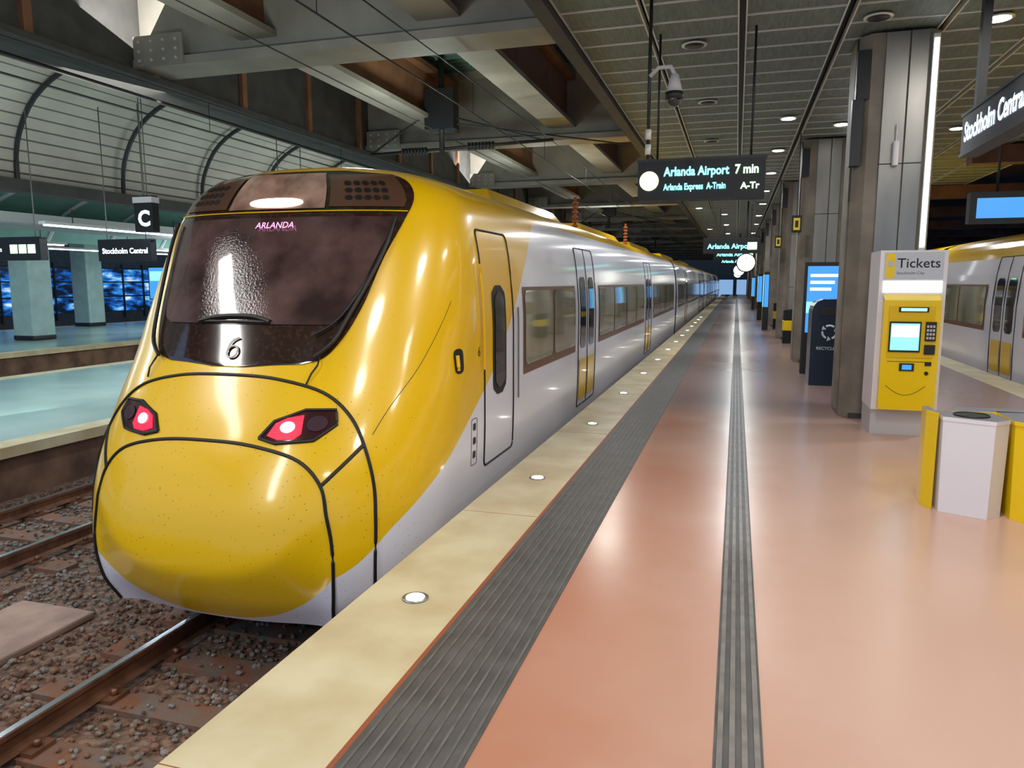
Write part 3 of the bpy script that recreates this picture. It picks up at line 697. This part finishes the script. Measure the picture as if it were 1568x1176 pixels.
# ------------------------------------------------ hanging signs, clock, cctv
s=sign('departure_board',-1.16,.26,9.0,2.60,3.04,'',.2,M['text'],None,d=.22)
for x in (-.95,.1): s.cyl((x,9.1,3.04),(x,9.1,4.475),.014,M['dark'],8)
s.cyl((-1.03,8.985,2.82),(-1.03,9.0,2.82),.11,emi('board_clock',(.95,1,.45,1),2.6),28)
s.text('Arlanda Airport',.14,lambda a,b:(-.86+a*.8,8.985,2.87+b),M['textc'],bold=.004)
s.text('Arlanda Express  A-Train',.10,lambda a,b:(-.86+a*.68,8.985,2.71+b),M['textc'],bold=.003)
s.text('7 min',.14,lambda a,b:(-.07+a*.82,8.985,2.87+b),M['textg'],bold=.004); s.text('A-Tr',.1,lambda a,b:(.0+a,8.985,2.70+b),M['textg'],bold=.003)
s.build()
for (yy,xx,z) in ((22,-.95,2.45),(30,-.9,2.5),(40,-.9,2.5)):
    s=sign('departure_board',xx,xx+1.55,yy,z,z+.4,'Arlanda Airport',.19,M['textc'],4.455); s.box(xx+1.2,xx+1.45,yy-.01,yy,z+.1,z+.3,M['textg']); s.build()
cf=emi('clock_face',(1,.97,.85,1),4)
for (X,Yk,R) in ((.29,28,.34),(.1,46,.34),(.05,66,.34)):
    ck=MB('platform_clock'); ck.cyl((X,Yk-.1,2.33),(X,Yk+.1,2.33),R,M['dark'],32); ck.cyl((X,Yk-.12,2.33),(X,Yk-.1,2.33),R-.04,cf,32); ck.cyl((X,Yk,2.33+R),(X,Yk,4.475),.03,M['dark'],8)
    ck.box(X-.01,X+.01,Yk-.14,Yk-.12,2.33,2.55,M['dark']); ck.box(X,X+.15,Yk-.14,Yk-.12,2.32,2.34,M['dark']); ck.build()
cc=MB('security_camera'); X,Yc,Zc=-.68,7.95,3.5
cc.cyl((X-.25,Yc,2.9),(X-.25,Yc,4.475),.018,M['dark'],8)
cc.tube([(X-.25,Yc,Zc+.22),(X-.16,Yc,Zc+.30),(X-.04,Yc,Zc+.30),(X,Yc,Zc+.22)],.022,M['lgrey'],8)
cc.cyl((X,Yc,Zc+.04),(X,Yc,Zc+.22),.085,M['lgrey'],20,r1=.04); cc.cyl((X,Yc,Zc-.02),(X,Yc,Zc+.05),.09,M['dark'],20); cc.sphere((X,Yc,Zc-.02),.075,M['doorglass'])
for z in (2.95,3.1): cc.cyl((X-.25,Yc,z),(X-.25,Yc,z+.1),.03,M['alu'],8)
cc.build()
s=MB('station_name_sign'); X=2.22
s.box(X,X+.16,5.9,9.15,2.99,3.37,M['signbl']); s.box(X-.01,X+.17,5.88,9.17,3.37,3.40,M['dark']); s.box(X-.01,X+.17,5.88,9.17,2.96,2.99,M['dark'])
s.text('Stockholm Central',.27,lambda a,b:(X-.006,9.03-a*.84,3.10+b),M['text'],bold=.006)
s.box(X+.04,X+.12,8.85,8.95,3.40,4.475,M['dark']); s.box(X+.04,X+.12,6.2,6.3,3.40,4.475,M['dark']); s.build()
s=MB('departure_board'); s.box(3.6,4.6,14,14.2,2.6,3.1,M['signbk']); s.box(3.7,4.5,13.99,14,2.68,3.0,M['blue']); s.cyl((4,14.1,3.1),(4,14.1,4.475),.02,M['dark']); s.build()
# ------------------------------------------------ lights
def area(name,loc,size,P,col=(1,.95,.88),target=None,sy=None):
    l=bpy.data.lights.new(name,'AREA'); l.energy=P; l.color=col; l.size=size
    if sy: l.shape='RECTANGLE'; l.size_y=sy
    else: l.shape='DISK'
    o=bpy.data.objects.new(name,l); sc.collection.objects.link(o); o.location=loc
    d=(Vector(target)-Vector(loc)) if target else Vector((0,0,-1))
    o.rotation_euler=d.to_track_quat('-Z','Y').to_euler()
for i,(x,y,P) in enumerate(((1.2,1.0,75),(1.0,4.6,75),(2.6,7.2,50),(-1.0,2.6,55),(.4,-2.5,70),(3.2,3.5,45))): area('ceiling_lamp_near',(x,y,4.44),.7,P,(1,.97,.92))
for y in (12.5,19,26,34,44,56,70,88): area('ceiling_lamp_far',(.2,y,4.44),.5,90,(.92,.96,1))
area('track_fill',(-4.2,-1.8,4.3),.5,160,(1,.98,.94),(-3.6,4.5,.5),3.5)  # added fill lights for the train front and tracks, no fixtures here
area('track_fill',(-6.6,2.2,4.3),.5,120,(1,.97,.93),None,3)
area('track_fill',(-6.4,12,4.3),.6,110,(.9,.97,1)); area('track_fill',(-2.9,18,4.5),.6,90); area('track_fill',(-5,30,4.3),.8,120)
for y in (7,15,25,38,52): area('left_platform_lamp',(-12.6,y,3.6),.4,260,(.88,.98,1),None,4)
for y in (9,22,38): area('canopy_uplight',(-9.6,y,2.6),1.5,260,(1,1,.96),(-14,y+1,5.8),10)
for y in (14,30,50): area('far_platform_lamp',(-24,y,3.5),1,300,(.8,.93,1),None,6)
for y in (14,30): area('far_canopy_fill',(-20,y,2.2),1,220,(.85,1,1),(-21,y,5),8)  # added fill from below to brighten the teal canopy
for y in (10,22,38): area('right_lamp',(4.9,y,4.0),.5,100,(.95,.97,1))
for y in (6,12,19,30): area('roof_fill',(-5,y,3.4),.6,55,(.85,1,.95),(-5,y,6))  # added upward fill for the dark roof deck, no fixture modelled
w=bpy.data.worlds.new('w'); sc.world=w; w.use_nodes=True
w.node_tree.nodes['Background'].inputs[0].default_value=(.35,.6,1,1); w.node_tree.nodes['Background'].inputs[1].default_value=.7
sc.view_settings.view_transform='Standard'
# ------------------------------------------------ camera
c=bpy.data.cameras.new('camera'); c.sensor_width=36; c.lens=26; c.clip_end=400
cam=bpy.data.objects.new('camera',c); sc.collection.objects.link(cam); cam.location=(0,0,1.65)
cam.rotation_euler=(math.radians(90-7.85),0,math.radians(16.75)); sc.camera=cam
